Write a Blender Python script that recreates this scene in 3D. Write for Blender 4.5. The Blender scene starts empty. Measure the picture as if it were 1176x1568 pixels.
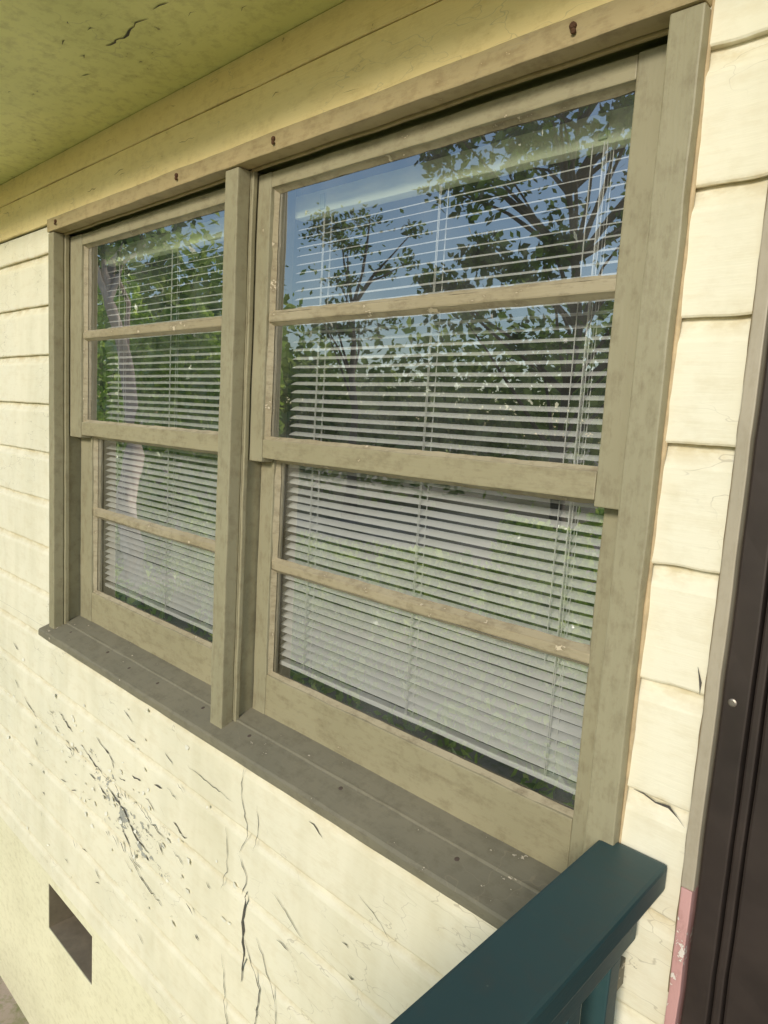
import bpy, bmesh, math, random
import numpy as np
from mathutils import Vector, Matrix, noise
random.seed(7); rng=np.random.default_rng(7)
scene=bpy.context.scene
scene.view_settings.view_transform='Standard'
try: scene.view_settings.look='None'
except: pass
scene.view_settings.exposure=0
COL=scene.collection

# ------------------------------------------------------------ helpers
def empty(name):
    o=bpy.data.objects.new(name,None); COL.objects.link(o); return o
def link(name,me,mat,parent=None):
    o=bpy.data.objects.new(name,me); COL.objects.link(o)
    if mat: me.materials.append(mat)
    if parent: o.parent=parent
    return o
def mesh(name,verts,faces,mat,parent=None,smooth=False):
    me=bpy.data.meshes.new(name); me.from_pydata([tuple(v) for v in verts],[],faces); me.update()
    if smooth: me.polygons.foreach_set('use_smooth',[True]*len(me.polygons))
    return link(name,me,mat,parent)
def boxes(name,lst,mat,parent=None,bev=0.002):
    bm=bmesh.new()
    for (x0,x1,y0,y1,z0,z1) in lst:
        b=bmesh.new()
        bmesh.ops.create_cube(b,size=1)
        for v in b.verts:
            v.co=Vector(((x0+x1)/2+v.co.x*(x1-x0),(y0+y1)/2+v.co.y*(y1-y0),(z0+z1)/2+v.co.z*(z1-z0)))
        L=max(x1-x0,z1-z0)
        if L>0.3 and bev>0.001 and L<5:
            ax=(1,0,0) if (x1-x0)>(z1-z0) else (0,0,1)
            n=int(L/0.04)
            for i in range(1,n):
                c=(x0+(x1-x0)*i/n,0,0) if ax[0] else (0,0,z0+(z1-z0)*i/n)
                bmesh.ops.bisect_plane(b,geom=b.verts[:]+b.edges[:]+b.faces[:],plane_co=c,plane_no=ax)
        if bev>0:
            es=[e for e in b.edges if len(e.link_faces)==2 and e.calc_face_angle(0)>0.5]
            bmesh.ops.bevel(b,geom=es,offset=bev,segments=2,affect='EDGES',profile=0.6)
        if L>0.3 and L<5 and bev>0.001:
            for v in b.verts:
                k=noise.noise(v.co*14)*0.0013+noise.noise(v.co*3.1)*0.0012
                v.co.y+=k
                if x1-x0>z1-z0: v.co.z+=noise.noise(v.co*12+Vector((5,5,5)))*0.0017
                else: v.co.x+=noise.noise(v.co*12+Vector((5,5,5)))*0.0017
        tmp=bpy.data.meshes.new('t'); b.to_mesh(tmp); b.free(); bm.from_mesh(tmp); bpy.data.meshes.remove(tmp)
    me=bpy.data.meshes.new(name); bm.to_mesh(me); bm.free()
    return link(name,me,mat,parent)

# ------------------------------------------------------------ materials
def newmat(name):
    m=bpy.data.materials.new(name); m.use_nodes=True; nt=m.node_tree
    b=nt.nodes['Principled BSDF']; return m,nt,b
def N(nt,t,**k):
    n=nt.nodes.new(t)
    for a,v in k.items(): setattr(n,a,v)
    return n
def mixc(nt,fac,a,b):
    n=N(nt,'ShaderNodeMix',data_type='RGBA')
    for s,v in ((0,fac),(6,a),(7,b)):
        if hasattr(v,'is_linked') or hasattr(v,'links'): nt.links.new(v,n.inputs[s])
        elif s==0: n.inputs[0].default_value=v
        else: n.inputs[s].default_value=(*v,1)
    return n.outputs[2]
def ramp(nt,src,stops):
    n=N(nt,'ShaderNodeMapRange'); nt.links.new(src,n.inputs[0])
    n.inputs[1].default_value=stops[0][0]; n.inputs[2].default_value=stops[1][0]
    n.inputs[3].default_value=stops[0][1]; n.inputs[4].default_value=stops[1][1]
    return n.outputs[0]
def noisen(nt,co,scale,detail=3,rough=.55,dist=0):
    n=N(nt,'ShaderNodeTexNoise'); n.inputs['Scale'].default_value=scale; n.inputs['Detail'].default_value=detail
    n.inputs['Roughness'].default_value=rough; n.inputs['Distortion'].default_value=dist
    nt.links.new(co,n.inputs['Vector']); return n.outputs['Fac']
def mapping(nt,co,scale=(1,1,1),loc=(0,0,0)):
    n=N(nt,'ShaderNodeMapping'); n.inputs['Scale'].default_value=scale; n.inputs['Location'].default_value=loc
    nt.links.new(co,n.inputs['Vector']); return n.outputs[0]
def math_(nt,op,a,b=None):
    n=N(nt,'ShaderNodeMath',operation=op)
    for i,v in enumerate((a,b)):
        if v is None: continue
        if isinstance(v,(int,float)): n.inputs[i].default_value=v
        else: nt.links.new(v,n.inputs[i])
    return n.outputs[0]
P0=.677; PIT=.1785
def paint(name,base,var,under,rough=.55,chip=.70,crackle=0.0,grain='x',bump=.25,dirt=(.25,.2,.12),dirtamt=.35,siding=False):
    m,nt,b=newmat(name)
    co=N(nt,'ShaderNodeTexCoord').outputs['Object']
    n1=noisen(nt,co,2.7,2,.6)
    fib=noisen(nt,mapping(nt,co,(1,3,14) if grain=='x' else (14,3,1)),8,3,.7)
    ch=noisen(nt,mapping(nt,co,(1,1,1.6) if grain=='x' else (1.6,1,1)),(16 if siding else 26),4,.72)
    c=mixc(nt,ramp(nt,n1,[(.35,0),(.68,1)]),base,var)
    c=mixc(nt,math_(nt,'MULTIPLY',ramp(nt,math_(nt,'ADD',math_(nt,'MULTIPLY',ch,.72),math_(nt,'MULTIPLY',fib,.28)),[(.48,0),(.70,1)]),dirtamt),c,dirt)
    chm=math_(nt,'ADD',ch,math_(nt,'MULTIPLY',math_(nt,'SUBTRACT',n1,.5),.30))
    if siding:
        sp=N(nt,'ShaderNodeSeparateXYZ'); nt.links.new(co,sp.inputs[0]); z=sp.outputs[2]
        dx=math_(nt,'MULTIPLY',math_(nt,'SUBTRACT',sp.outputs[0],.36),1/.42)
        dz=math_(nt,'MULTIPLY',math_(nt,'ADD',math_(nt,'ADD',z,.64),math_(nt,'MULTIPLY',math_(nt,'SUBTRACT',sp.outputs[0],.36),.25)),1/.13)
        d2=math_(nt,'ADD',math_(nt,'MULTIPLY',dx,dx),math_(nt,'MULTIPLY',dz,dz))
        chm=math_(nt,'ADD',chm,ramp(nt,d2,[(0,.185),(1.5,0)]))
        fr=math_(nt,'FRACT',math_(nt,'MULTIPLY',math_(nt,'SUBTRACT',z,P0-10*PIT),1/PIT))
        g1=ramp(nt,fr,[(.84,0),(1.0,1)])
        g=math_(nt,'MULTIPLY',math_(nt,'ADD',g1,ramp(nt,fr,[(0,.8),(.04,0)])),ramp(nt,ch,[(.36,0),(.60,1)]))
        c=mixc(nt,math_(nt,'MULTIPLY',g,.65),c,(.52,.40,.19))
        c=mixc(nt,math_(nt,'MULTIPLY',ramp(nt,noisen(nt,mapping(nt,co,(3,3,.7)),2.2,3,.65),[(.44,0),(.74,1)]),.42),c,(.60,.55,.37))
    cm=ramp(nt,chm,[(chip,0),(chip+.012,1)])
    c=mixc(nt,cm,c,under)
    if siding:
        ed=math_(nt,'MULTIPLY',ramp(nt,chm,[(chip-.010,0),(chip,1)]),ramp(nt,chm,[(chip+.004,1),(chip+.020,0)]))
        c=mixc(nt,math_(nt,'MULTIPLY',ed,.75),c,(.12,.11,.09))
    h=math_(nt,'SUBTRACT',math_(nt,'MULTIPLY',fib,.5),math_(nt,'MULTIPLY',cm,.9))
    if crackle>0:
        v=N(nt,'ShaderNodeTexVoronoi',feature='DISTANCE_TO_EDGE'); v.inputs['Scale'].default_value=6
        wob=N(nt,'ShaderNodeTexNoise'); wob.inputs['Scale'].default_value=12; wob.inputs['Detail'].default_value=2
        mp=mapping(nt,co,(1.0,1,2.6) if grain=='x' else (2.6,1,1)); nt.links.new(mp,wob.inputs['Vector'])
        add=N(nt,'ShaderNodeMix',data_type='RGBA'); add.blend_type='ADD'; add.inputs[0].default_value=.14
        nt.links.new(mp,add.inputs[6]); nt.links.new(wob.outputs['Color'],add.inputs[7]); nt.links.new(add.outputs[2],v.inputs['Vector'])
        line=ramp(nt,v.outputs['Distance'],[(.003,1),(.009,0)])
        lm=math_(nt,'MULTIPLY',math_(nt,'MULTIPLY',line,ramp(nt,n1,[(.52,0),(.57,1)])),crackle)
        c=mixc(nt,lm,c,(.30,.25,.17))
    nt.links.new(c,b.inputs['Base Color'])
    bp=N(nt,'ShaderNodeBump'); bp.inputs['Strength'].default_value=bump; bp.inputs['Distance'].default_value=.004
    nt.links.new(h,bp.inputs['Height']); nt.links.new(bp.outputs[0],b.inputs['Normal'])
    b.inputs['Roughness'].default_value=rough
    return m
M_SID=paint('cream_siding_paint',(.86,.80,.62),(.81,.765,.60),(.38,.38,.34),.55,.75,.4,'x',.35,(.62,.52,.32),.35,True)
M_FRZ=paint('cream_frieze_bounce_tint',(.93,.76,.39),(.88,.70,.34),(.5,.37,.18),.5,.73,.3,'x',.4,(.62,.45,.17),.5)  # cream base yellowed to carry the warm cast bounced off the soffit
M_SOF=paint('soffit_paint',(.90,.86,.36),(.76,.74,.29),(.30,.28,.12),.55,.69,.25,'x',.5,(.50,.45,.16),.65)
M_TRIM=paint('khaki_trim_paint',(.355,.31,.19),(.315,.275,.165),(.58,.48,.33),.55,.725,.25,'x',.35,(.17,.13,.07),.65)
M_HEADC=paint('head_casing_paint',(.45,.345,.18),(.38,.30,.155),(.64,.50,.30),.5,.71,.25,'x',.4,(.20,.13,.055),.65)
M_TRIMV=paint('khaki_trim_paint_v',(.335,.30,.19),(.295,.265,.165),(.58,.48,.33),.55,.745,.2,'z',.35,(.17,.13,.07),.6)
M_SILL=paint('taupe_sill_paint',(.23,.205,.14),(.185,.17,.12),(.5,.44,.34),.65,.69,.3,'x',.4,(.11,.095,.06),.6)
M_PUT=paint('putty_paint',(.42,.36,.24),(.34,.28,.17),(.64,.54,.38),.55,.66,0,'x',.6,(.13,.09,.045),.7)
M_TEAL=paint('teal_rail_paint',(.030,.078,.082),(.024,.064,.068),(.08,.13,.12),.5,.74,.0,'x',.25,(.045,.065,.062),.6)
M_FOUND=paint('foundation_paint',(.82,.77,.55),(.76,.71,.50),(.5,.46,.34),.7,.73,.2,'x',.5,(.5,.44,.26),.5)
M_PINK=paint('pinkish_casing_paint',(.62,.36,.33),(.55,.30,.28),(.75,.68,.6),.5,.58,.0,'z',.4,(.2,.08,.06),.5)
M_CASE2=paint('door_casing_paint',(.44,.38,.28),(.38,.33,.24),(.6,.5,.4),.5,.74,.0,'z',.3)
def simple(name,col,rough=.6,metal=0,nscale=12,amt=.25,bump=.1):
    m,nt,b=newmat(name); co=N(nt,'ShaderNodeTexCoord').outputs['Object']
    n=noisen(nt,co,nscale,3,.6)
    c=mixc(nt,n,tuple(x*(1-amt) for x in col),tuple(min(1,x*(1+amt)) for x in col)); nt.links.new(c,b.inputs['Base Color'])
    b.inputs['Roughness'].default_value=rough; b.inputs['Metallic'].default_value=metal
    if bump>.05:
        bp=N(nt,'ShaderNodeBump'); bp.inputs['Strength'].default_value=bump; bp.inputs['Distance'].default_value=.003
        nt.links.new(n,bp.inputs['Height']); nt.links.new(bp.outputs[0],b.inputs['Normal'])
    return m
M_BRONZE=simple('bronze_metal',(.045,.033,.027),.5,.3,9,.55,.3)
M_DARK=simple('dark_door',(.018,.015,.013),.5,0,20,.4)
M_BLIND=simple('blind_vinyl',(.94,.94,.92),.4,0,5,.02,0)
M_HEAD=simple('blind_headrail',(.66,.72,.50),.45,0,5,.05,0)
M_CORD=simple('cord',(.8,.8,.76),.7,0,50,.05,0)
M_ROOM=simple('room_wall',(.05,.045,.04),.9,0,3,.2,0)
M_RUST=simple('rusty_nail',(.10,.045,.02),.8,.2,200,.5,.5)
M_CRACK=simple('bare_crack_wood',(.085,.075,.062),.9,0,60,.5,.5)
M_FLAKE=simple('paint_flake',(.80,.77,.65),.6,0,60,.15,.3)
def glassmat():
    m=bpy.data.materials.new('window_glass'); m.use_nodes=True; nt=m.node_tree
    nt.nodes.remove(nt.nodes['Principled BSDF']); out=nt.nodes['Material Output']
    co=N(nt,'ShaderNodeTexCoord').outputs['Object']
    tr=N(nt,'ShaderNodeBsdfTransparent'); tr.inputs[0].default_value=(.99,1,.99,1)
    gl=N(nt,'ShaderNodeBsdfGlossy'); gl.inputs['Roughness'].default_value=0.0; gl.inputs[0].default_value=(1,1,1,1)
    fr=N(nt,'ShaderNodeFresnel'); fr.inputs['IOR'].default_value=1.6
    f=math_(nt,'ADD',math_(nt,'MULTIPLY',fr.outputs[0],1.9),.24)
    bp=N(nt,'ShaderNodeBump'); bp.inputs['Strength'].default_value=.06; bp.inputs['Distance'].default_value=.004
    nt.links.new(noisen(nt,co,7,1,.4),bp.inputs['Height']); nt.links.new(bp.outputs[0],gl.inputs['Normal'])
    mx=N(nt,'ShaderNodeMixShader'); nt.links.new(f,mx.inputs[0]); nt.links.new(tr.outputs[0],mx.inputs[1]); nt.links.new(gl.outputs[0],mx.inputs[2])
    df=N(nt,'ShaderNodeBsdfDiffuse'); df.inputs[0].default_value=(.75,.75,.7,1)
    m2=N(nt,'ShaderNodeMixShader'); d=ramp(nt,noisen(nt,co,6,3,.7),[(.4,.015),(.8,.09)])
    nt.links.new(d,m2.inputs[0]); nt.links.new(mx.outputs[0],m2.inputs[1]); nt.links.new(df.outputs[0],m2.inputs[2])
    nt.links.new(m2.outputs[0],out.inputs[0]); return m
M_GLASS=glassmat()
def leafmat(name,c1,c2,trans=.4,gloss=0.0):
    m=bpy.data.materials.new(name); m.use_nodes=True; nt=m.node_tree
    nt.nodes.remove(nt.nodes['Principled BSDF']); out=nt.nodes['Material Output']
    at=N(nt,'ShaderNodeAttribute'); at.attribute_name='lv'
    c=mixc(nt,at.outputs['Fac'],c1,c2)
    b=N(nt,'ShaderNodeBsdfDiffuse'); nt.links.new(c,b.inputs[0])
    t=N(nt,'ShaderNodeBsdfTranslucent'); nt.links.new(c,t.inputs[0])
    mx=N(nt,'ShaderNodeMixShader'); mx.inputs[0].default_value=trans
    nt.links.new(b.outputs[0],mx.inputs[1]); nt.links.new(t.outputs[0],mx.inputs[2]); last=mx
    if gloss>0:
        g=N(nt,'ShaderNodeBsdfGlossy'); g.inputs['Roughness'].default_value=.35
        m3=N(nt,'ShaderNodeMixShader'); m3.inputs[0].default_value=gloss
        nt.links.new(mx.outputs[0],m3.inputs[1]); nt.links.new(g.outputs[0],m3.inputs[2]); last=m3
    nt.links.new(last.outputs[0],out.inputs[0])
    return m
M_IVY=leafmat('ivy_leaves',(.22,.42,.04),(.74,.90,.18),.60,.14)
M_LEAF=leafmat('tree_leaves',(.04,.09,.015),(.22,.36,.06),.55,.05)
M_LEAF2=leafmat('distant_leaves',(.12,.24,.04),(.50,.62,.16),.55,.06)
M_BARK=simple('bark',(.16,.13,.10),.9,0,9,.4,.8)
M_BARKP=simple('pale_bark',(.70,.56,.48),.9,0,9,.3,.8)

# ------------------------------------------------------------ house
house=empty('wooden_house')
XL=-5.0; XR=6.0
def course(verts,faces,x0,x1,zlo,zhi,seed,warp=1.0):
    k=math.floor((zlo-P0)/PIT+1e-4); 
    while P0+k*PIT<zhi-1e-4:
        zb=P0+k*PIT; zt=zb+PIT
        prof=[(-.036,zb+.001),(-.0535,zb),(-.055,zb+.003),(-.0545,zb+.06),(-.054,zt-.036),(-.0525,zt-.03),(-.0475,zt-.022),(-.0435,zt-.011),(-.042,zt+.002)]
        prof=[p for p in prof if zlo-1e-4<=p[1]<=zhi+.003]
        if prof and prof[0][1]>zlo+.004 and prof[0][0]<-.05: prof=[(prof[0][0],zlo)]+prof
        if prof and zt>zhi and prof[-1][1]<zhi-.004: prof=prof+[(prof[-1][0],zhi)]
        if len(prof)>1:
            n=max(2,int((x1-x0)/(.03 if x1-x0>.2 else .012))); base=len(verts)
            for i in range(n+1):
                x=x0+(x1-x0)*i/n
                for (y,z) in prof:
                    q=Vector((x*1.0,seed+k*3.7,z*4))
                    dy=noise.noise(q*1.3)*.0022*warp+noise.noise(q*9)*.0008
                    dz=noise.noise(Vector((x*(5 if warp<1.2 else 16),k*2.2,seed)))*.003*warp if y<-.05 and z<zb+.01 else 0
                    verts.append((x,y+dy,z+dz))
            m=len(prof)
            for i in range(n):
                for j in range(m-1):
                    a=base+i*m+j; faces.append((a,a+m,a+m+1,a+1))
        k+=1
V=[];F=[]
course(V,F,XL,-.134,-.18,1.30,1)
course(V,F,2.050,2.156,-.18,1.30,40,1.9)
course(V,F,XL,2.156,-1.20,-.18,1)
course(V,F,3.25,XR,-1.20,1.30,5)
course(V,F,2.156,3.25,-1.20,-.87,6)
mesh('siding',V,F,M_SID,house)
def longboard(name,x0,x1,y0,z0,z1,mat,sd):
    V=[];F=[];n=int((x1-x0)/.04); prof=[(-.03,z0),(y0+.002,z0),(y0,z0+.002),(y0,z1-.002),(y0+.002,z1),(-.03,z1)]
    for i in range(n+1):
        x=x0+(x1-x0)*i/n
        for j,(y,z) in enumerate(prof):
            q=Vector((x*2.2,sd,j*.15)); V.append((x,y+noise.noise(q)*.0016,z+noise.noise(q*4+Vector((3,3,3)))*.0016*(1 if j<3 else .3)))
    m=len(prof)
    for i in range(n):
        for j in range(m-1): a=i*m+j; F.append((a,a+m,a+m+1,a+1))
    mesh(name,V,F,mat,house)
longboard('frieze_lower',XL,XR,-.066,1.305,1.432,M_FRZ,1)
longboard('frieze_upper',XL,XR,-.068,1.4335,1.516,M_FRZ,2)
boxes('soffit',[(XL,XR,-.53,.02,1.517,1.535)],M_SOF,house,.001)
boxes('fascia',[(XL,XR,-.55,-.531,1.512,1.60)],M_TRIM,house,.002)
mesh('roof',[(XL-.3,-.57,1.62),(XR+.3,-.57,1.62),(XR+.3,3.6,3.0),(XL-.3,3.6,3.0),(XL-.3,8,1.66),(XR+.3,8,1.66),
             (XL-.3,-.57,1.59),(XR+.3,-.57,1.59),(XR+.3,8,1.62),(XL-.3,8,1.62)],
     [(0,1,2,3),(3,2,5,4),(0,6,7,1),(4,5,8,9),(6,9,8,7),(0,3,4,9,6),(1,7,8,5,2)],simple('shingles',(.12,.11,.10),.9),house)
mesh('side_and_back_walls',[(XL,-.04,-2.1),(XL,7.3,-2.1),(XR,7.3,-2.1),(XR,-.04,-2.1),(XL,-.04,1.62),(XL,7.3,1.62),(XR,7.3,1.62),(XR,-.04,1.62)],
     [(0,1,5,4),(1,2,6,5),(2,3,7,6)],M_FOUND,house)
vx0,vx1,vz0,vz1=-.235,.165,-1.455,-1.255
FY=-.045
g=[XL,vx0,vx1,XR]; zz=[-2.15,vz0,vz1,-1.19]
fv=[(x,FY,z) for z in zz for x in g]; ff=[]
for j in range(3):
    for i in range(3):
        if i==1 and j==1: continue
        a=j*4+i; ff.append((a,a+1,a+5,a+4))
b0=len(fv); fv+=[(vx0,.16,vz0),(vx1,.16,vz0),(vx1,.16,vz1),(vx0,.16,vz1)]
ff+=[(5,6,b0+1,b0),(6,10,b0+2,b0+1),(10,9,b0+3,b0+2),(9,5,b0,b0+3)]
mesh('foundation',fv,ff,M_FOUND,house)
mesh('vent_back',[(vx0,.158,vz0),(vx1,.158,vz0),(vx1,.158,vz1),(vx0,.158,vz1)],[(0,1,2,3)],M_DARK,house)
mesh('vent_liner',[(vx0+.002,-.043,vz0+.002),(vx1-.002,-.043,vz0+.002),(vx1-.002,-.043,vz1-.002),(vx0+.002,-.043,vz1-.002),(vx0+.002,.156,vz0+.002),(vx1-.002,.156,vz0+.002),(vx1-.002,.156,vz1-.002),(vx0+.002,.156,vz1-.002)],
     [(0,1,5,4),(1,2,6,5),(2,3,7,6),(3,0,4,7)],simple('vent_liner',(.26,.21,.14),.8,0,14,.5,.5),house)
rx0,rx1,ry0,ry1,rz0,rz1=-2.5,4.2,-.02,4.0,-.85,1.515
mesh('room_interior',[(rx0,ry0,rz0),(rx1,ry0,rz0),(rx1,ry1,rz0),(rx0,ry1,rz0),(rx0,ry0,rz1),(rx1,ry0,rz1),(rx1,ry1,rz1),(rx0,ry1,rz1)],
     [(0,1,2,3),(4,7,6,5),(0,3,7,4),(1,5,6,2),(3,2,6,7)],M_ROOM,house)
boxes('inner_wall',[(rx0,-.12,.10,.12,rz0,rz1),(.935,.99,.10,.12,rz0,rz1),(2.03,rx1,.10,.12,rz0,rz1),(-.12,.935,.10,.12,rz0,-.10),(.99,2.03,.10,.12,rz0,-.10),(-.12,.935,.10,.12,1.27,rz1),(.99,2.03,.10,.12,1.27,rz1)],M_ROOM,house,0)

# ------------------------------------------------------------ window casing
casing=empty('window_frame')
boxes('side_casings',[(-.138,-.094,-.078,-.042,-.160,1.264),(2.006,2.054,-.078,-.042,-.160,1.264)],M_TRIMV,casing,.003)
boxes('mullion',[(.934,.988,-.076,-.040,-.160,1.264)],M_TRIMV,casing,.003)
boxes('head_casing',[(-.138,2.054,-.082,-.042,1.266,1.309)],M_HEADC,casing,.003)
boxes('jambs',[(-.125,-.099,-.041,.10,-.13,1.266),(.932,.990,-.0395,.10,-.13,1.266),(2.010,2.04,-.041,.10,-.13,1.266)],M_TRIMV,casing,.001)
boxes('head_jamb',[(-.12,2.03,-.040,.10,1.2715,1.29)],simple('olive_head_jamb',(.20,.19,.075),.6,0,30,.3,.3),casing,.001)
boxes('blind_stops',[(-.0985,-.086,-.040,-.026,-.14,1.264),(.9905,.9985,-.039,-.027,-.14,1.264),(.922,.9315,-.039,-.027,-.14,1.264),(1.998,2.0095,-.040,-.026,-.14,1.264)],M_TRIMV,casing,.002)
boxes('head_stop',[(-.098,.931,-.0405,-.032,1.262,1.275),(.991,2.009,-.0405,-.032,1.262,1.275)],M_HEADC,casing,.002)
prof=[(-.104,-.182),(-.107,-.178),(-.107,-.160),(-.103,-.1535),(-.036,-.131),(-.034,-.126),(-.028,-.1245),(.095,-.085),(.095,-.182)]
n=70; V=[];F=[]; m=len(prof); sx0,sx1=-.162,2.085
for i in range(n+1):
    x=sx0+(sx1-sx0)*i/n
    for j,(y,z) in enumerate(prof):
        q=Vector((x*4,j*.4,0)); V.append((x,y+noise.noise(q*2)*.0018,z+noise.noise(q*2+Vector((9,9,9)))*.0015))
for i in range(n):
    for j in range(m):
        a=i*m+j; b=i*m+(j+1)%m; F.append((a,a+m,b+m,b))
F.append(tuple(range(m))); F.append(tuple(reversed(range(n*m,n*m+m))))
mesh('sill',V,F,M_SILL,casing)
def disc(verts,faces,c,nrm,r,h=.002,seg=10):
    nrm=Vector(nrm).normalized(); q=nrm.to_track_quat('Z','Y'); b=len(verts)
    for hh,rr in ((0,r),(h*.7,r*.95),(h,r*.6)):
        for i in range(seg):
            a=2*math.pi*i/seg; p=q@Vector((math.cos(a)*rr,math.sin(a)*rr,hh))+Vector(c); verts.append(tuple(p))
    for k in range(2):
        for i in range(seg):
            faces.append((b+k*seg+i,b+k*seg+(i+1)%seg,b+(k+1)*seg+(i+1)%seg,b+(k+1)*seg+i))
    faces.append(tuple(b+2*seg+i for i in range(seg)))
V=[];F=[]
for x,y in [(.0,-.055),(.28,-.05),(.62,-.055),(.86,-.05),(1.08,-.052),(1.11,-.03),(1.42,-.05),(1.75,-.055),(1.98,-.05),(.45,-.06)]:
    disc(V,F,(x,y,-.1385+(y+.055)*.333),(0,-.316,.95),.0055)
mesh('sill_screws',V,F,simple('painted_screw',(.09,.065,.05),.6),casing)
V=[];F=[]
for x in (-.06,.72,1.13,1.86):
    disc(V,F,(x,-.082,1.292),(0,-1,0),.006,.006)
    disc(V,F,(x+.003,-.086,1.283),(0,-1,-.4),.0045,.004)
mesh('hook_nails',V,F,M_RUST,casing)
def bead(V,F,a,b,y,r,sd):
    n=int((Vector(b)-Vector(a)).length/.012); base=len(V); d=(Vector(b)-Vector(a)).normalized(); nn=Vector((-d.y,d.x))
    for i in range(n+1):
        p=Vector(a).lerp(Vector(b),i/n); k=r*(1+.55*noise.noise(Vector((p.x*25,p.y*25,sd))))
        for dx,dy in ((-k,0),(-k*.6,-k*.7),(0,-k),(k*.6,-k*.7),(k,0)):
            V.append((p.x+nn.x*dx,y+dy,p.y+nn.y*dx))
    for i in range(n):
        for j in range(4): q=base+i*5+j; F.append((q,q+1,q+6,q+5))
V=[];F=[]
bead(V,F,(2.0555,-.14),(2.0555,1.30),-.054,.0035,1); bead(V,F,(-.1395,-.14),(-.1395,1.30),-.053,.003,2)
mesh('caulk',V,F,simple('ochre_caulk',(.50,.38,.22),.7,0,40,.45,.3),casing,True)
V=[];F=[]; bead(V,F,(2.155,-.15),(2.155,1.50),-.055,.003,3)
mesh('door_caulk',V,F,simple('brown_caulk',(.30,.22,.13),.7,0,40,.35,.3),house,True)

# ------------------------------------------------------------ sashes
def prism_putty(V,F,a,b,inn,yd,w=.008,d=.012):
    n=max(3,int(math.hypot(b[0]-a[0],b[1]-a[1])/.012)); base=len(V)
    for i in range(n+1):
        t=i/n; x=a[0]+(b[0]-a[0])*t; z=a[1]+(b[1]-a[1])*t
        k=1+.22*noise.noise(Vector((x*30,z*30,yd*50)))+.15*noise.noise(Vector((x*7,z*7,yd*50)))
        V.append((x-inn[0]*.002,yd-.001,z-inn[1]*.002)); V.append((x+inn[0]*w*k,yd-.001,z+inn[1]*w*k)); V.append((x-inn[0]*.001,yd-d*k-.003,z-inn[1]*.001))
    for i in range(n):
        q=base+i*3; F.append((q+1,q+4,q+5,q+2))
def window(name,x0,x1,xo0,xo1):
    w=empty(name)
    zt,zm,zb=1.22,.9194,.6228; lt,lm,lb=.5712,.2968,0.0
    boxes('upper_stiles',[(xo0,x0,-.022,.0145,.566,1.257),(x1,xo1,-.022,.0145,.566,1.257)],M_TRIMV,w,.0025)
    boxes('upper_rails',[(x0+.0006,x1-.0006,-.0205,.0138,zt,1.256),(x0+.0006,x1-.0006,-.0205,.0138,.576,zb)],M_TRIM,w,.0025)
    boxes('upper_muntin',[(x0,x1,-.016,.012,zm-.011,zm+.011)],M_PUT,w,.004)
    boxes('lower_stiles',[(xo0+.002,x0,.018,.053,-.112,.612),(x1,xo1-.002,.018,.053,-.112,.612)],M_TRIMV,w,.0025)
    boxes('lower_rails',[(x0+.0006,x1-.0006,.0195,.052,lt,.611),(x0+.0006,x1-.0006,.0195,.052,-.116,lb)],M_TRIM,w,.0025)
    boxes('lower_muntin',[(x0,x1,.023,.050,lm-.011,lm+.011)],M_PUT,w,.004)
    V=[];F=[]
    for (za,zc,yd) in ((zm+.011,zt,0),(zb,zm-.011,0),(lm+.011,lt,.038),(lb,lm-.011,.038)):
        prism_putty(V,F,(x0,za),(x0,zc),(1,0),yd); prism_putty(V,F,(x1,zc),(x1,za),(-1,0),yd)
        prism_putty(V,F,(x0,zc),(x1,zc),(0,-1),yd); prism_putty(V,F,(x1,za),(x0,za),(0,1),yd)
    mesh('putty',V,F,M_PUT,w)
    V=[];F=[]
    for (za,zc,yd) in ((zm,zt+.004,0),(zb-.004,zm,.0004),(lm,lt+.004,.038),(lb-.004,lm,.0384)):
        b=len(V); V+=[(x0-.004,yd,za),(x1+.004,yd,za),(x1+.004,yd,zc),(x0-.004,yd,zc)]; F.append((b,b+1,b+2,b+3))
    mesh('glass',V,F,M_GLASS,w)
    return w
window('double_hung_window',1.046,1.939,.992,2.004)
window('double_hung_window',0.0,.870,-.094,.930)
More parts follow.
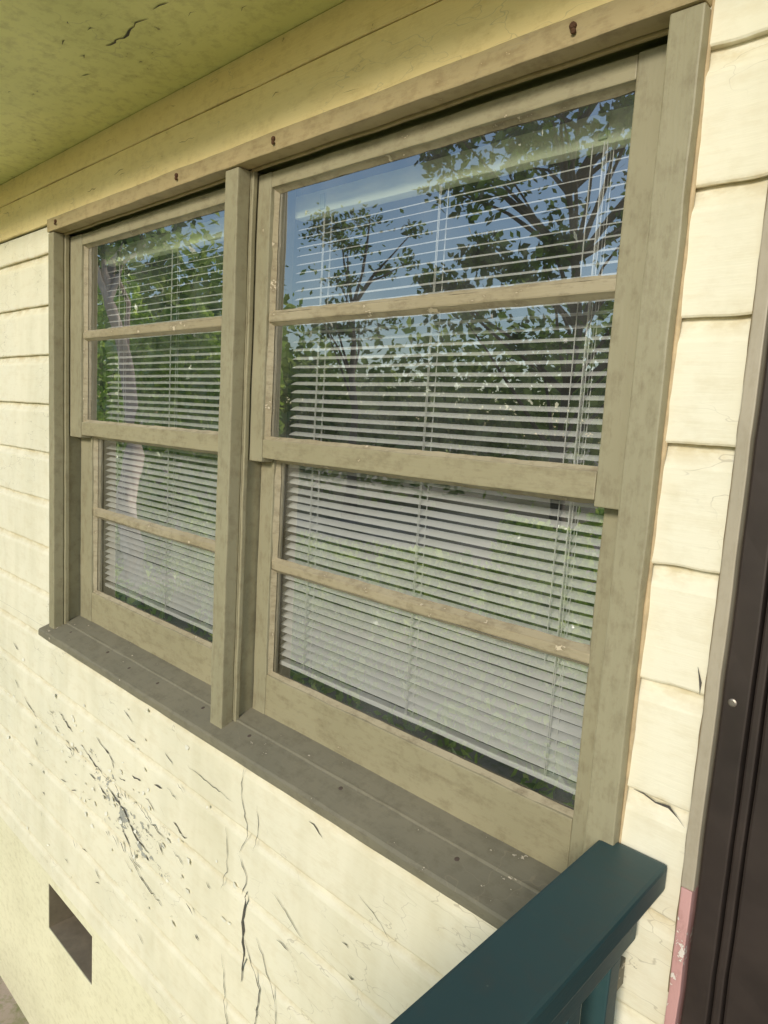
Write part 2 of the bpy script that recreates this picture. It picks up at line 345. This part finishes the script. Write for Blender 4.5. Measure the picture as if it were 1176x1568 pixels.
def blind(x0,x1,seed):
    r=random.Random(seed)
    w=empty('venetian_blind'); yc=.083
    boxes('headrail',[(x0-.004,x1+.004,yc-.018,yc+.014,1.172,1.225)],M_HEAD,w,.002)
    V=[];F=[]
    z=.048; pit=.0212; k=0
    while z<1.165:
        tilt=math.radians(23+r.uniform(-2.5,2.5)); dz0=r.uniform(-.0014,.0014); dz1=r.uniform(-.0014,.0014)
        n=14; base=len(V)
        for i in range(n+1):
            t=i/n; x=x0+(x1-x0)*t; sag=-.0012*math.sin(math.pi*((t*2)%1))
            for s in (-1,-.5,0,.5,1):
                yy=s*.0125; cc=.0016*(1-s*s)
                y=yc+yy*math.cos(tilt)-cc*math.sin(tilt); zz=z+dz0*(1-t)+dz1*t+sag+yy*math.sin(tilt)+cc*math.cos(tilt)
                V.append((x,y,zz))
        for i in range(n):
            for j in range(4):
                a=base+i*5+j; F.append((a,a+1,a+6,a+5))
        z+=pit; k+=1
    mesh('slats',V,F,M_BLIND,w,True)
    boxes('bottom_rail',[(x0,x1,yc-.012,yc+.012,.016,.028)],M_BLIND,w,.003)
    L=x1-x0; cords=[]
    for fx in (.11,.5,.89):
        x=x0+L*fx
        for dx,y in ((0,yc-.0135),(.0035,yc-.0135),(0,yc+.0135),(.012,yc)):
            cords.append((x+dx-.0006,x+dx+.0006,y-.0006,y+.0006,.03,1.175))
    for dx in (.06,.066,.088):
        x=x1-dx-.03; cords.append((x-.0008,x+.0008,yc-.021,yc-.0195,.25,1.175))
    boxes('cords',cords,M_CORD,w,0)
    boxes('brackets',[(x0+L*.11-.008,x0+L*.11+.008,yc-.022,yc-.0185,1.18,1.215),(x0+L*.89-.008,x0+L*.89+.008,yc-.022,yc-.0185,1.18,1.215)],simple('clear_clip',(.45,.55,.35),.2),w,.001)
blind(1.036,1.950,3); blind(-.008,.880,5)

# ------------------------------------------------------------ cracks and flakes on the siding
V=[];F=[]
def crack(pts,w,seed):
    r=random.Random(seed); base=len(V); P=[]
    for i in range(len(pts)-1):
        a=Vector(pts[i]);b=Vector(pts[i+1]); n=max(2,int((b-a).length/.014))
        for k in range(n): P.append(a.lerp(b,k/n)+Vector((r.uniform(-.004,.004),r.uniform(-.004,.004))))
    P.append(Vector(pts[-1])); N_=len(P)
    for i,p in enumerate(P):
        d=(P[min(i+1,N_-1)]-P[max(i-1,0)]).normalized(); nn=Vector((-d.y,d.x))
        t=i/(N_-1); ww=w*(math.sin(math.pi*min(1,max(.02,t)))**.6)*r.uniform(.3,1.4)
        ys=-.0582
        V.append((p.x-nn.x*ww,ys,p.y-nn.y*ww)); V.append((p.x+nn.x*ww,ys,p.y+nn.y*ww))
    for i in range(N_-1):
        a=base+i*2; F.append((a,a+1,a+3,a+2))
crack([(1.07,-.21),(1.06,-.30),(1.10,-.40),(1.06,-.47)],.0010,1)
crack([(1.06,-.47),(1.10,-.52),(1.08,-.58)],.0016,31)
crack([(1.10,-.56),(1.085,-.66),(1.10,-.74),(1.09,-.83)],.0038,2)
crack([(1.10,-.70),(1.17,-.80),(1.15,-.95),(1.2,-1.05)],.0018,3)
crack([(1.15,-.66),(1.23,-.78),(1.25,-.9)],.0014,4)
crack([(1.0,-.42),(1.01,-.55),(.98,-.62)],.0010,41); crack([(1.13,-.3),(1.14,-.38),(1.12,-.44)],.0009,42)
crack([(1.28,-.82),(1.34,-.93),(1.42,-.98)],.0014,5)
crack([(1.0,-.8),(1.02,-.95),(1.06,-1.1)],.0014,51)
crack([(1.2,-.5),(1.27,-.53),(1.33,-.56)],.0009,52); crack([(1.5,-.35),(1.56,-.37),(1.6,-.40)],.0008,53)
crack([(.80,-.33),(.9,-.335),(1.03,-.34)],.0008,6)
crack([(.30,-.60),(.43,-.64),(.50,-.69),(.60,-.71)],.0036,7)
crack([(.38,-.69),(.44,-.72),(.50,-.78),(.55,-.79)],.0032,71)
crack([(.22,-.46),(.30,-.48),(.36,-.50)],.0026,8)
crack([(.10,-.53),(.2,-.56),(.30,-.58)],.0026,9)
crack([(-.1,-.47),(-.02,-.5),(.03,-.51)],.0024,10)
crack([(.5,-.57),(.6,-.6),(.7,-.61)],.0015,11)
crack([(.45,-.77),(.55,-.82),(.68,-.84)],.0024,12)
crack([(-.45,-.53),(-.35,-.56),(-.3,-.58)],.0016,13)
for i in range(80):
    x=random.uniform(-.7,1.8) if i<38 else random.gauss(.35,.3); z=random.uniform(-1.05,-.24) if i<38 else random.gauss(-.62,.12)
    if z>-.22: continue
    crack([(x,z),(x+random.uniform(.01,.06),z-random.uniform(-.01,.03))],random.uniform(.0008,.0028),100+i)
crack([(2.07,.142),(2.12,.135),(2.15,.115)],.0022,60)
crack([(2.14,.36),(2.147,.32)],.0018,61)
mesh('paint_cracks',V,F,M_CRACK,house)
V=[];F=[]
crack([(-.80,1.51),(-.795,1.46),(-.80,1.40),(-.79,1.31)],.0015,70)
for i in range(14):
    x=random.uniform(-.6,1.9); z=random.choice([random.uniform(1.33,1.42),random.uniform(1.45,1.5)])
    crack([(x,z),(x+random.uniform(.02,.09),z+random.uniform(-.006,.006))],random.uniform(.0005,.0012),300+i)
mesh('frieze_crack',[(v[0],v[1]-.0145,v[2]) for v in V],F,simple('ochre_crack',(.30,.20,.08),.9),house)
V=[];F=[]
crack([(.75,0),(.82,.01),(.90,.0),(.94,.008)],.003,71); crack([(.98,-.005),(1.03,.004)],.0015,72); crack([(.55,.03),(.58,.04)],.002,73)
for i in range(12):
    x=random.uniform(.2,1.2); q=random.uniform(-.1,.2); crack([(x,q),(x+random.uniform(.01,.03),q+random.uniform(-.01,.01))],random.uniform(.0008,.002),330+i)
mesh('soffit_crack',[(v[0],-.29+v[2],1.5155) for v in V],F,M_CRACK,house)
V=[];F=[]
for i in range(90):
    x=random.gauss(.35,.28) if i<65 else random.uniform(-.8,1.9); z=random.gauss(-.62,.11) if i<65 else random.uniform(-1.1,-.22)
    if z>-.2 or z<-1.18 : continue
    s=random.uniform(.003,.010); a=random.uniform(0,6.28); b=len(V); lift=random.uniform(.002,.005)
    for k in range(5):
        an=a+k*1.256+random.uniform(-.3,.3); rr=s*random.uniform(.6,1.2)
        V.append((x+math.cos(an)*rr*1.5,-.0572-(lift if math.sin(an-a)>0 else 0),z+math.sin(an)*rr))
    F.append(tuple(range(b,b+5)))
mesh('paint_flakes',V,F,M_FLAKE,house)

# ------------------------------------------------------------ storm door
door=empty('storm_door')
boxes('casing',[(2.158,2.176,-.074,-.03,.035,1.50)],M_CASE2,door,.002)
boxes('casing_lower',[(2.158,2.174,-.072,-.03,-.87,.033)],M_PINK,door,.002)
boxes('metal_frame',[(2.178,2.212,-.062,-.02,-.86,1.50),(2.214,2.226,-.050,-.02,-.86,1.50),(3.16,3.24,-.062,-.02,-.86,1.50),(2.226,3.16,-.06,-.02,1.35,1.50)],M_BRONZE,door,.003)
boxes('door_leaf',[(2.228,2.30,-.042,-.012,-.85,1.34),(3.08,3.158,-.042,-.012,-.85,1.34),(2.30,3.08,-.042,-.012,-.85,-.55),(2.30,3.08,-.042,-.012,1.26,1.34),(2.30,3.08,-.042,-.012,.2,.27)],M_BRONZE,door,.004)
boxes('inner_door',[(2.29,3.09,.02,.05,-.85,1.34)],M_DARK,door,.003)
V=[];F=[]
for z in (.325,-.4,1.1): disc(V,F,(2.192,-.062,z),(0,-1,0),.006,.003,14)
mesh('frame_screws',V,F,simple('steel_screw',(.3,.26,.22),.45,.8),door)

# ------------------------------------------------------------ porch + railing
rail=empty('porch_railing')
boxes('top_rail',[(2.030,2.134,-1.75,-.060,.008,.050)],M_TEAL,rail,.006)
boxes('sub_rail',[(2.062,2.104,-1.75,-.075,-.082,.006)],M_TEAL,rail,.003)
boxes('bottom_rail',[(2.062,2.104,-1.75,-.075,-.78,-.70)],M_TEAL,rail,.003)
pk=[]
y=-.12
while y>-1.7:
    pk.append((2.064,2.102,y-.038,y,-.70,-.083)); y-=.125
boxes('pickets',pk,M_TEAL,rail,.003)
boxes('end_post',[(2.04,2.125,-1.84,-1.752,-.87,.09)],M_TEAL,rail,.004)
porch=empty('porch_floor')
bd=[]; x=2.05
while x<5: bd.append((x,x+.135,-1.9,-.06,-.90,-.87)); x+=.14
boxes('deck_boards',bd,simple('deck_wood',(.35,.30,.25),.7,0,10,.3),porch,.002)
boxes('deck_skirt',[(2.05,5.0,-1.88,-1.85,-2.1,-.905),(2.06,2.09,-1.85,-.06,-2.1,-.905)],M_FOUND,porch,.002)

# ------------------------------------------------------------ ground
GZ=-2.05
def groundmat():
    m,nt,b=newmat('dry_ground'); co=N(nt,'ShaderNodeTexCoord').outputs['Object']
    n1=noisen(nt,co,.6,4,.6); n2=noisen(nt,co,14,4,.75)
    c=mixc(nt,ramp(nt,n1,[(.4,0),(.6,1)]),(.30,.27,.14),(.50,.40,.34)); c=mixc(nt,ramp(nt,n2,[(.45,0),(.7,1)]),c,(.24,.26,.10))
    nt.links.new(c,b.inputs['Base Color']); b.inputs['Roughness'].default_value=.95
    return m
mesh('ground',[(-300,-300,GZ),(300,-300,GZ),(300,300,GZ),(-300,300,GZ)],[(0,1,2,3)],groundmat())
mesh('soffit_bounce_strip',[(-12,-2.3,GZ+.01),(2.0,-2.3,GZ+.01),(2.0,-.5,GZ+.01),(-12,-.5,GZ+.01)],[(0,1,2,3)],simple('pale_bounce_surface',(.62,.60,.42),.85,0,3,.12,.2))  # unseen pale strip, added to bounce sunlight up onto the soffit

# ------------------------------------------------------------ vegetation
def leaves(name,centers,size,mat,parent=None):
    n=len(centers); u=rng.normal(size=(n,3)); u/=np.linalg.norm(u,axis=1)[:,None]
    w=rng.normal(size=(n,3)); w-=u*(u*w).sum(1)[:,None]; w/=np.linalg.norm(w,axis=1)[:,None]
    s=size*rng.uniform(.6,1.3,size=(n,1))
    P=np.stack([centers-u*s,centers+w*s*.55,centers+u*s,centers-w*s*.55],1).reshape(-1,3)
    me=bpy.data.meshes.new(name); me.vertices.add(4*n); me.vertices.foreach_set('co',P.ravel())
    me.loops.add(4*n); me.loops.foreach_set('vertex_index',np.arange(4*n)); me.polygons.add(n)
    me.polygons.foreach_set('loop_start',np.arange(n)*4); me.polygons.foreach_set('loop_total',np.full(n,4)); me.update(calc_edges=True)
    a=me.attributes.new('lv','FLOAT','FACE'); a.data.foreach_set('value',rng.uniform(0,1,n))
    me.materials.append(mat); o=bpy.data.objects.new(name,me); COL.objects.link(o)
    if parent: o.parent=parent
    return o
def tube(V,F,pts,rad,seg=8):
    b=len(V); n=len(pts)
    for i,(p,r) in enumerate(zip(pts,rad)):
        d=(Vector(pts[min(i+1,n-1)])-Vector(pts[max(i-1,0)])).normalized(); q=d.to_track_quat('Z','Y')
        for k in range(seg):
            a=2*math.pi*k/seg; V.append(tuple(Vector(p)+q@Vector((math.cos(a)*r,math.sin(a)*r,0))))
    for i in range(n-1):
        for k in range(seg): F.append((b+i*seg+k,b+i*seg+(k+1)%seg,b+(i+1)*seg+(k+1)%seg,b+(i+1)*seg+k))
def tree(name,x,y,h,crown_r,crown_z0,nclump,nleaf,lsize,mat=None,bark=None,tr=.16,csz=.45):
    t=empty(name); V=[];F=[]; base=Vector((x,y,GZ))
    pts=[base+Vector((noise.noise(Vector((x,y,i*.7)))*.35*i/3,noise.noise(Vector((y,x,i*.7)))*.35*i/3,h*.8*i/7)) for i in range(8)]
    tube(V,F,pts,[tr*(1-.11*i)*(1.5 if i==0 else 1) for i in range(8)],10)
    cen=[]
    for i in range(nclump):
        zz=random.random(); z=crown_z0+(h-crown_z0)*zz
        rmax=crown_r*math.sin(math.pi*(.12+.80*zz))**.7; a=random.uniform(0,6.28); rr=rmax*math.sqrt(random.uniform(.08,1))
        c=Vector((x+math.cos(a)*rr,y+math.sin(a)*rr,GZ+z)); cen.append(c)
        k=min(7,max(2,int((z-random.uniform(.5,1.6))/(h*.8)*7))); s=pts[k]; mid=s.lerp(c,.5)+Vector((random.uniform(-.15,.15),random.uniform(-.15,.15),.1))
        if i%2==0: tube(V,F,[s,mid,c],[tr*.32,tr*.18,.012],5)
    mesh('trunk',V,F,bark or M_BARK,t,True)
    C=[]
    for c in cen:
        s=csz*random.uniform(.5,1.3); p=rng.normal(size=(nleaf,3))*np.array([s,s,s*.6])*.6; C.append(p+np.array(c))
    leaves('crown',np.concatenate(C),lsize,mat or M_LEAF,t)
random.seed(11)
tree('oak_tree',-3.7,-10.2,10,3.1,4.0,100,95,.085)
tree('oak_tree',-11.5,-12.5,8.5,2.0,5.0,22,70,.085)
tree('pale_trunk_tree',-7.0,-3.7,6.0,1.0,4.6,12,50,.08,bark=M_BARKP,tr=.2)
C=[]
for i in range(300):
    a=random.uniform(math.radians(185),math.radians(257)); d=random.uniform(20,28)
    c=np.array([d*math.cos(a),d*math.sin(a),GZ+random.uniform(.2,1)**.8*random.uniform(5.0,8.5)*(.85+.25*math.sin(a*9))])
    C.append(c+rng.normal(size=(80,3))*np.array([1.1,1.1,.7]))
leaves('distant_trees',np.concatenate(C),.2,M_LEAF2)
def ivy(name,poly,width,h0,h1,n,size):
    P=[]
    seg=[(Vector(poly[i]),Vector(poly[i+1])) for i in range(len(poly)-1)]
    for i in range(n):
        a,b=random.choice(seg); t=random.random(); p=a.lerp(b,t)
        hh=h0+(h1-h0)*(.5+.9*noise.noise(Vector((p.x*.9,p.y*.9,3)))) 
        z=random.random()**.8*hh; bulge=width*(1-.5*(z/hh)**2)*(.8+.6*noise.noise(Vector((p.x*2,p.y*2,z*2))))
        d=(b-a).normalized(); nn=Vector((-d.y,d.x)); s=random.choice((-1,1)); o=bulge*(1-random.random()**2*.35)*s
        if z/hh>.85: o*=random.random()
        P.append((p.x+nn.x*o,p.y+nn.y*o,GZ+z))
    return leaves(name,np.array(P),size,M_IVY)
ivy('ivy_hedge',[(1.1,-5.3),(-.8,-5.7),(-2.2,-6.1)],.28,1.4,2.3,5500,.065)
ivy('ivy_hedge',[(-2.2,-5.4),(-4.5,-5.0),(-7,-4.6)],.28,.9,1.6,5500,.065)
ivy('tall_ivy_hedge',[(-14,-3.9),(-10,-5.2),(-7.8,-7.0)],.5,3.2,5.2,13000,.095)
P=[]
for i in range(22000):
    x=random.uniform(-9,3); y=random.uniform(-9.5,-2.2)
    k=noise.noise(Vector((x*.8,y*.8,1)))+.5*noise.noise(Vector((x*2.5,y*2.5,4)))
    if k<-.12+random.uniform(-.1,.1): continue
    P.append((x,y,GZ+.02+random.random()*.2*(1+k)))
leaves('ground_ivy',np.array(P),.06,M_IVY)

# ------------------------------------------------------------ world, sun, camera
w=bpy.data.worlds.new('World'); scene.world=w; w.use_nodes=True; nt=w.node_tree
sky=nt.nodes.new('ShaderNodeTexSky'); sky.sky_type='NISHITA'; sky.sun_disc=False
EL=math.radians(22); AZ=math.radians(165)
sky.sun_elevation=EL; sky.sun_rotation=AZ; sky.air_density=1.2; sky.dust_density=.3; sky.ozone_density=2.2
nt.links.new(sky.outputs[0],nt.nodes['Background'].inputs[0]); nt.nodes['Background'].inputs[1].default_value=.15
sd=bpy.data.lights.new('sun','SUN'); sd.energy=2.8; sd.angle=math.radians(12); sd.color=(1,.93,.80)
so=bpy.data.objects.new('sun',sd); COL.objects.link(so)
tosun=Vector((math.sin(AZ)*math.cos(EL),math.cos(AZ)*math.cos(EL),math.sin(EL)))
so.rotation_euler=tosun.to_track_quat('Z','Y').to_euler()
cd=bpy.data.cameras.new('camera'); cam=bpy.data.objects.new('camera',cd); COL.objects.link(cam)
a,b,c=.745,-.1281,-.0603
R=Matrix.Rotation(a,3,'Z')@Matrix.Rotation(b,3,'X')@Matrix.Rotation(c,3,'Y')
X=R@Vector((1,0,0));Yf=R@Vector((0,1,0));Z=R@Vector((0,0,1))
M=Matrix((( X.x,Z.x,-Yf.x,2.4472),(X.y,Z.y,-Yf.y,-1.0759),(X.z,Z.z,-Yf.z,.6804),(0,0,0,1)))
cam.matrix_world=M
cd.sensor_fit='HORIZONTAL'; cd.sensor_width=36; cd.lens=36*1053.4/1176; cd.clip_start=.02; cd.clip_end=1000
scene.camera=cam
